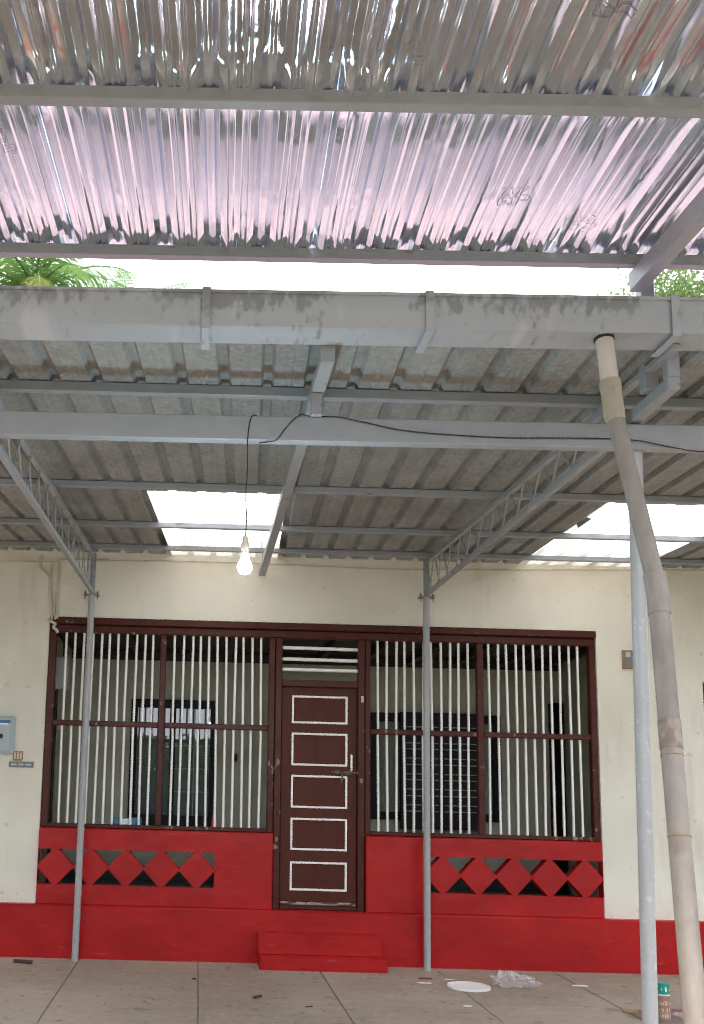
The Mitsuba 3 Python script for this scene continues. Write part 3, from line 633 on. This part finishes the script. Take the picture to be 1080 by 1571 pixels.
add(LID, lathe([(0.0005, 0.010), (0.12, 0.010), (0.142, 0.013), (0.156, 0.020), (0.166, 0.021), (0.170, 0.016), (0.168, 0.002), (0.0005, 0.002)], (2.197, 8.10, 0.001), 48), 'm_plastic_white', smooth=30)
tag(LID, 'round white plastic lid lying on the paving beside the plastic bag', 'lid')
# crumpled clear bag
nu, nv = 64, 40
U, V = np.meshgrid(np.linspace(0, 2 * math.pi, nu), np.linspace(0.02, math.pi - 0.02, nv))
d = np.stack([np.sin(V) * np.cos(U), np.sin(V) * np.sin(U), np.cos(V)], -1)
d[:, -1] = d[:, 0]
rr = 0.62 + 0.75 * (meshkit.fbm(d * 2.6 + 8, 4, 3) - 0.35) + 0.5 * (np.abs(meshkit.noise(d * 5 + 3, 7) - 0.5) + 0.6 * np.abs(meshkit.noise(d * 11 + 3, 9) - 0.5) - 0.35)
BX = 2.555 + d[..., 0] * rr * 0.20 + 0.0; BY = 8.17 + d[..., 1] * rr * 0.13; BZ_ = 0.058 + d[..., 2] * rr * 0.085
BZ_ = np.maximum(BZ_, 0.003 + 0.002 * d[..., 0])
tail = np.clip(d[..., 0] - 0.4, 0, 1); BX += tail * 0.14; BY -= tail * 0.07; BZ_ *= 1 - 0.55 * tail
add('plastic_bag', grid(BX, BY, BZ_), 'm_bag', smooth=25); tag('plastic_bag', 'crumpled clear plastic bag lying right of the white lid', 'plastic bag')
add('red_wrapper', hull([(2.70 + 0.035 * rng.uniform(-1, 1), 8.30 + 0.02 * rng.uniform(-1, 1), 0.002 + 0.05 * rng.random()) for _ in range(14)] + [(2.68, 8.30, .002), (2.72, 8.30, .002), (2.7, 8.31, .002)]), 'm_rust')
tag('red_wrapper', 'small crumpled rusty red wrapper behind the clear bag', 'wrapper')
scrap('paper_scrap', 3.16, 8.30, 0.075, 0.03, 0.1, 'm_paper', 'flat white paper scrap between the plastic bag and the thick post', 'paper scrap')
scrap('paper_scrap_001', 1.88, 8.24, 0.06, 0.02, 0.0, 'm_paper', 'white paper scrap near the foot of the post by the door', 'paper scrap')
scrap('paper_scrap_002', 2.01, 7.43, 0.035, 0.02, 0.2, 'm_paper', 'tiny pale paper scrap in front of the white lid', 'paper scrap')
scrap('paper_scrap_003', 2.12, 8.42, 0.05, 0.012, 0.0, 'm_paper', 'thin pale strip of paper behind the white lid', 'paper scrap')
scrap('dry_leaf', 3.17, 7.38, 0.06, 0.035, 0.1, 'm_brass', 'curled tan dry leaf on the wet patch left of the thick post', 'leaf', 0.012)
scrap('dry_leaf_001', 0.48, 7.51, 0.045, 0.02, 0.4, 'm_twig', 'dark dry leaf on the paving in front of the steps', 'leaf', 0.012, 0.006)
scrap('dry_leaf_002', 0.83, 7.27, 0.03, 0.008, 0.3, 'm_twig', 'tiny brown leaf stalk nearest the camera before the steps', 'leaf', 0.005)
scrap('dry_leaf_003', 0.01, 8.15, 0.018, 0.012, 0.3, 'm_twig', 'tiny dark leaf on the paving between left post and steps', 'leaf', 0.008)
scrap('dry_leaf_004', 1.93, 8.42, 0.06, 0.015, -0.1, 'm_rust', 'brown leaf scrap behind the paper near the door post', 'leaf', 0.01)
scrap('pebble', 3.19, 7.16, 0.018, 0.015, 0.0, 'm_plastic_white', 'small white pebble on the wet patch', 'pebble', 0.014)
CANX, CANY = 3.325, 7.19
K = 'tin_can'
tag(K, 'tall brown can with a teal top band standing beside the thick post', 'can')
add(K + '__body', lathe([(0.0005, 0), (0.042, 0), (0.044, 0.006), (0.044, 0.165)], (CANX, CANY, 0.001)), 'm_tin', smooth=40)
add(K + '__teal_band', lathe([(0.0443, 0.175), (0.0445, 0.18), (0.0445, 0.240), (0.043, 0.247), (0.0005, 0.247)], (CANX, CANY, 0.001)), 'm_teal', smooth=40)
add(K + '__white_ring', lathe([(0.0442, 0.1655), (0.0442, 0.1745)], (CANX, CANY, 0.001)), 'm_plastic_white', smooth=40)
def wrap(a0, a1, z0, z1, r):
    a = np.radians(np.linspace(a0, a1, 5)); A, Zz = np.meshgrid(a, [z0, z1])
    return grid(CANX + r * np.cos(A), CANY + r * np.sin(A), Zz)
let = []
for j in range(9):
    a = 200 + j * 14
    for z0 in (0.02, 0.055, 0.10):
        if rng.random() < 0.8: let.append(wrap(a, a + rng.uniform(5, 9), z0, z0 + rng.uniform(0.018, 0.034), 0.0446))
add(K + '__lettering', join(*let), 'm_tin_pale')
add(K + '__band_mark', join(wrap(262, 278, 0.195, 0.225, 0.045), wrap(232, 238, .2, .22, .045), wrap(302, 308, .2, .22, .045)), 'm_plastic_white')
scene['m_puddle'] = {'type': 'principled', 'base_color': rgb((0.16, 0.15, 0.145)), 'roughness': 0.06, 'specular': 0.6}

# ------------------------------------------------------------------ trees
def palm(key, c, h, lean, n, L0, label, seed, crown_only=0):
    r = random.Random(seed); tag(key, label, 'palm tree')
    top = np.array([c[0] + lean, c[1], h])
    add(key + '__trunk', tube(smooth_path([(c[0], c[1], -0.1), (c[0] + lean * .4, c[1], h * .5), top]), np.linspace(0.2, 0.12, 17), 12), 'm_bark', smooth=60)
    for i in range(n):
        az = i * 2.399 + r.uniform(-.2, .2); el = 1.25 - 1.55 * (i / n) + r.uniform(-.1, .1); LL = L0 * r.uniform(.85, 1.1)
        P = []; p = top.copy(); e = el
        for s in range(15):
            P.append(p.copy()); p = p + LL / 14 * np.array([math.cos(az) * math.cos(e), math.sin(az) * math.cos(e), math.sin(e)]); e -= (0.075 + 0.05 * (s / 14))
        P = np.array(P); parts = [tube(P, np.linspace(.03, .006, 15), 5)]
        side = np.array([-math.sin(az), math.cos(az), 0]); pp = smooth_path(P, 4)
        vs, fs = [], []
        for j in range(5, len(pp) - 1):
            t = j / len(pp); ln = 0.75 * math.sin(math.pi * min(1, .15 + .85 * t)) ** .6 * L0 / 3.2
            tan = pp[j + 1] - pp[j]; tan /= np.linalg.norm(tan)
            for sg in (-1, 1):
                dv_ = side * sg * 0.72 + tan * 0.55 + np.array([0, 0, -0.28 - .25 * r.random()]); dv_ /= np.linalg.norm(dv_)
                w = tan * 0.017; b0 = pp[j]; m_ = b0 + dv_ * ln * .5 + np.array([0, 0, .03]); e_ = b0 + dv_ * ln + np.array([0, 0, -.10 * ln])
                k0 = len(vs); vs += [b0 - w * .6, b0 + w * .6, m_ - w, m_ + w, e_]; fs += [(k0, k0 + 1, k0 + 3), (k0, k0 + 3, k0 + 2), (k0 + 2, k0 + 3, k0 + 4)]
        parts.append((np.array(vs), np.array(fs)))
        add(key + '__frond', join(*parts), 'm_palm' if i < n * 0.75 else 'm_palm_pale')
palm('palm_tree', (-4.0, 20.0), 12.0, 0.15, 30, 2.7, 'green palm tree with a full crown rising behind the gutter', 3)
palm('palm_tree_001', (-2.6, 27.0), 14.6, 0.2, 16, 2.4, 'farther palm tree behind the fuller palm, only frond tips showing above the gutter', 5)
def leafy(key, c, h, rad, n, label, seed, leaf=0.16, m='m_leaf'):
    r = np.random.default_rng(seed); tag(key, label, 'tree')
    c = np.array(c, float)
    limbs = [tube(smooth_path([(c[0], c[1], -.1), (c[0] + .1, c[1], h * .35), (c[0] - .05, c[1] + .1, h * .62)]), np.linspace(.22, .12, 17), 10)]
    cl = []
    for i in range(16):
        d = r.normal(size=3); d /= np.linalg.norm(d); q = np.array([c[0], c[1], h]) + d * rad * r.uniform(.35, 1.0) * np.array([1, 1, .8]); cl.append(q)
        limbs.append(tube(smooth_path([(c[0], c[1], h * .55), (np.array([c[0], c[1], h * .75]) + q) / 2, q]), np.linspace(.08, .015, 17), 6))
    add(key + '__trunk', join(*limbs), 'm_bark', smooth=60)
    cl = np.array(cl); k = r.integers(0, len(cl), n)
    ctr = cl[k] + r.normal(size=(n, 3)) * rad * 0.24
    ax = r.normal(size=(n, 3)); ax /= np.linalg.norm(ax, axis=1)[:, None]; nb = np.cross(ax, r.normal(size=(n, 3))); nb /= np.linalg.norm(nb, axis=1)[:, None]
    s = leaf * r.uniform(.6, 1.3, n)[:, None]
    V = np.stack([ctr - ax * s, ctr - nb * s * .42, ctr + ax * s, ctr + nb * s * .42], 1).reshape(-1, 3)
    i = np.arange(n)[:, None] * 4
    F = np.vstack([i + [0, 1, 2], i + [0, 2, 3]])
    add(key + '__crown', (V, F), m)
leafy('leafy_tree', (13.0, 25.0), 14.4, 1.8, 6500, 'bushy pale green tree behind the canopy post and gutter', 4, 0.09, 'm_leaf_pale')
leafy('leafy_tree_001', (9.6, 24.0), 11.95, 0.8, 2000, 'small tree top just peeping over the gutter near the upper post', 8, 0.08)

U2, V2 = np.meshgrid(np.linspace(0, 1, 26), np.linspace(0, 1, 12))
add('plastic_sheet', grid(3.42 + 0.40 * U2 + 0.02 * np.sin(9 * V2), 7.14 + 0.20 * V2 + 0.04 * np.sin(5 * U2), 0.004 + 0.035 * meshkit.fbm(np.stack([U2 * 6, V2 * 4, U2 * 0], -1), 3, 6) ** 1.5), 'm_bag', smooth=30)
tag('plastic_sheet', 'thin crumpled clear plastic sheet lying on the wet patch right of the can', 'plastic sheet')
# unseen foliage added left, right and behind the viewer, for darker and greener reflections
r_ = np.random.default_rng(21); n = 26000
side = r_.integers(0, 3, n)
px = np.where(side == 0, r_.uniform(-13, -9, n), np.where(side == 1, r_.uniform(13, 17, n), r_.uniform(-14, 17, n)))
py = np.where(side == 2, r_.uniform(-17, -12, n), r_.uniform(-13, 11, n))
hh = np.where(side == 2, 1.2, 4.0) + np.where(side == 2, 3.2, 4.5) * meshkit.fbm(np.stack([px / 3.0, py / 3.0, 0 * px], -1), 3, 2)
pz = hh * r_.random(n) ** 0.7
ctr = np.stack([px, py, pz], 1); ax = r_.normal(size=(n, 3)); ax /= np.linalg.norm(ax, axis=1)[:, None]
nb = np.cross(ax, r_.normal(size=(n, 3))); nb /= np.linalg.norm(nb, axis=1)[:, None]; s_ = r_.uniform(0.18, 0.42, n)[:, None]
V = np.stack([ctr - ax * s_, ctr - nb * s_ * .5, ctr + ax * s_, ctr + nb * s_ * .5], 1).reshape(-1, 3); i = np.arange(n)[:, None] * 4
add('added_foliage', (V, np.vstack([i + [0, 1, 2], i + [0, 2, 3]])), 'm_leaf')
tag('added_foliage', 'dense green foliage added out of view round the yard for its reflections', 'foliage', None, 'stuff')
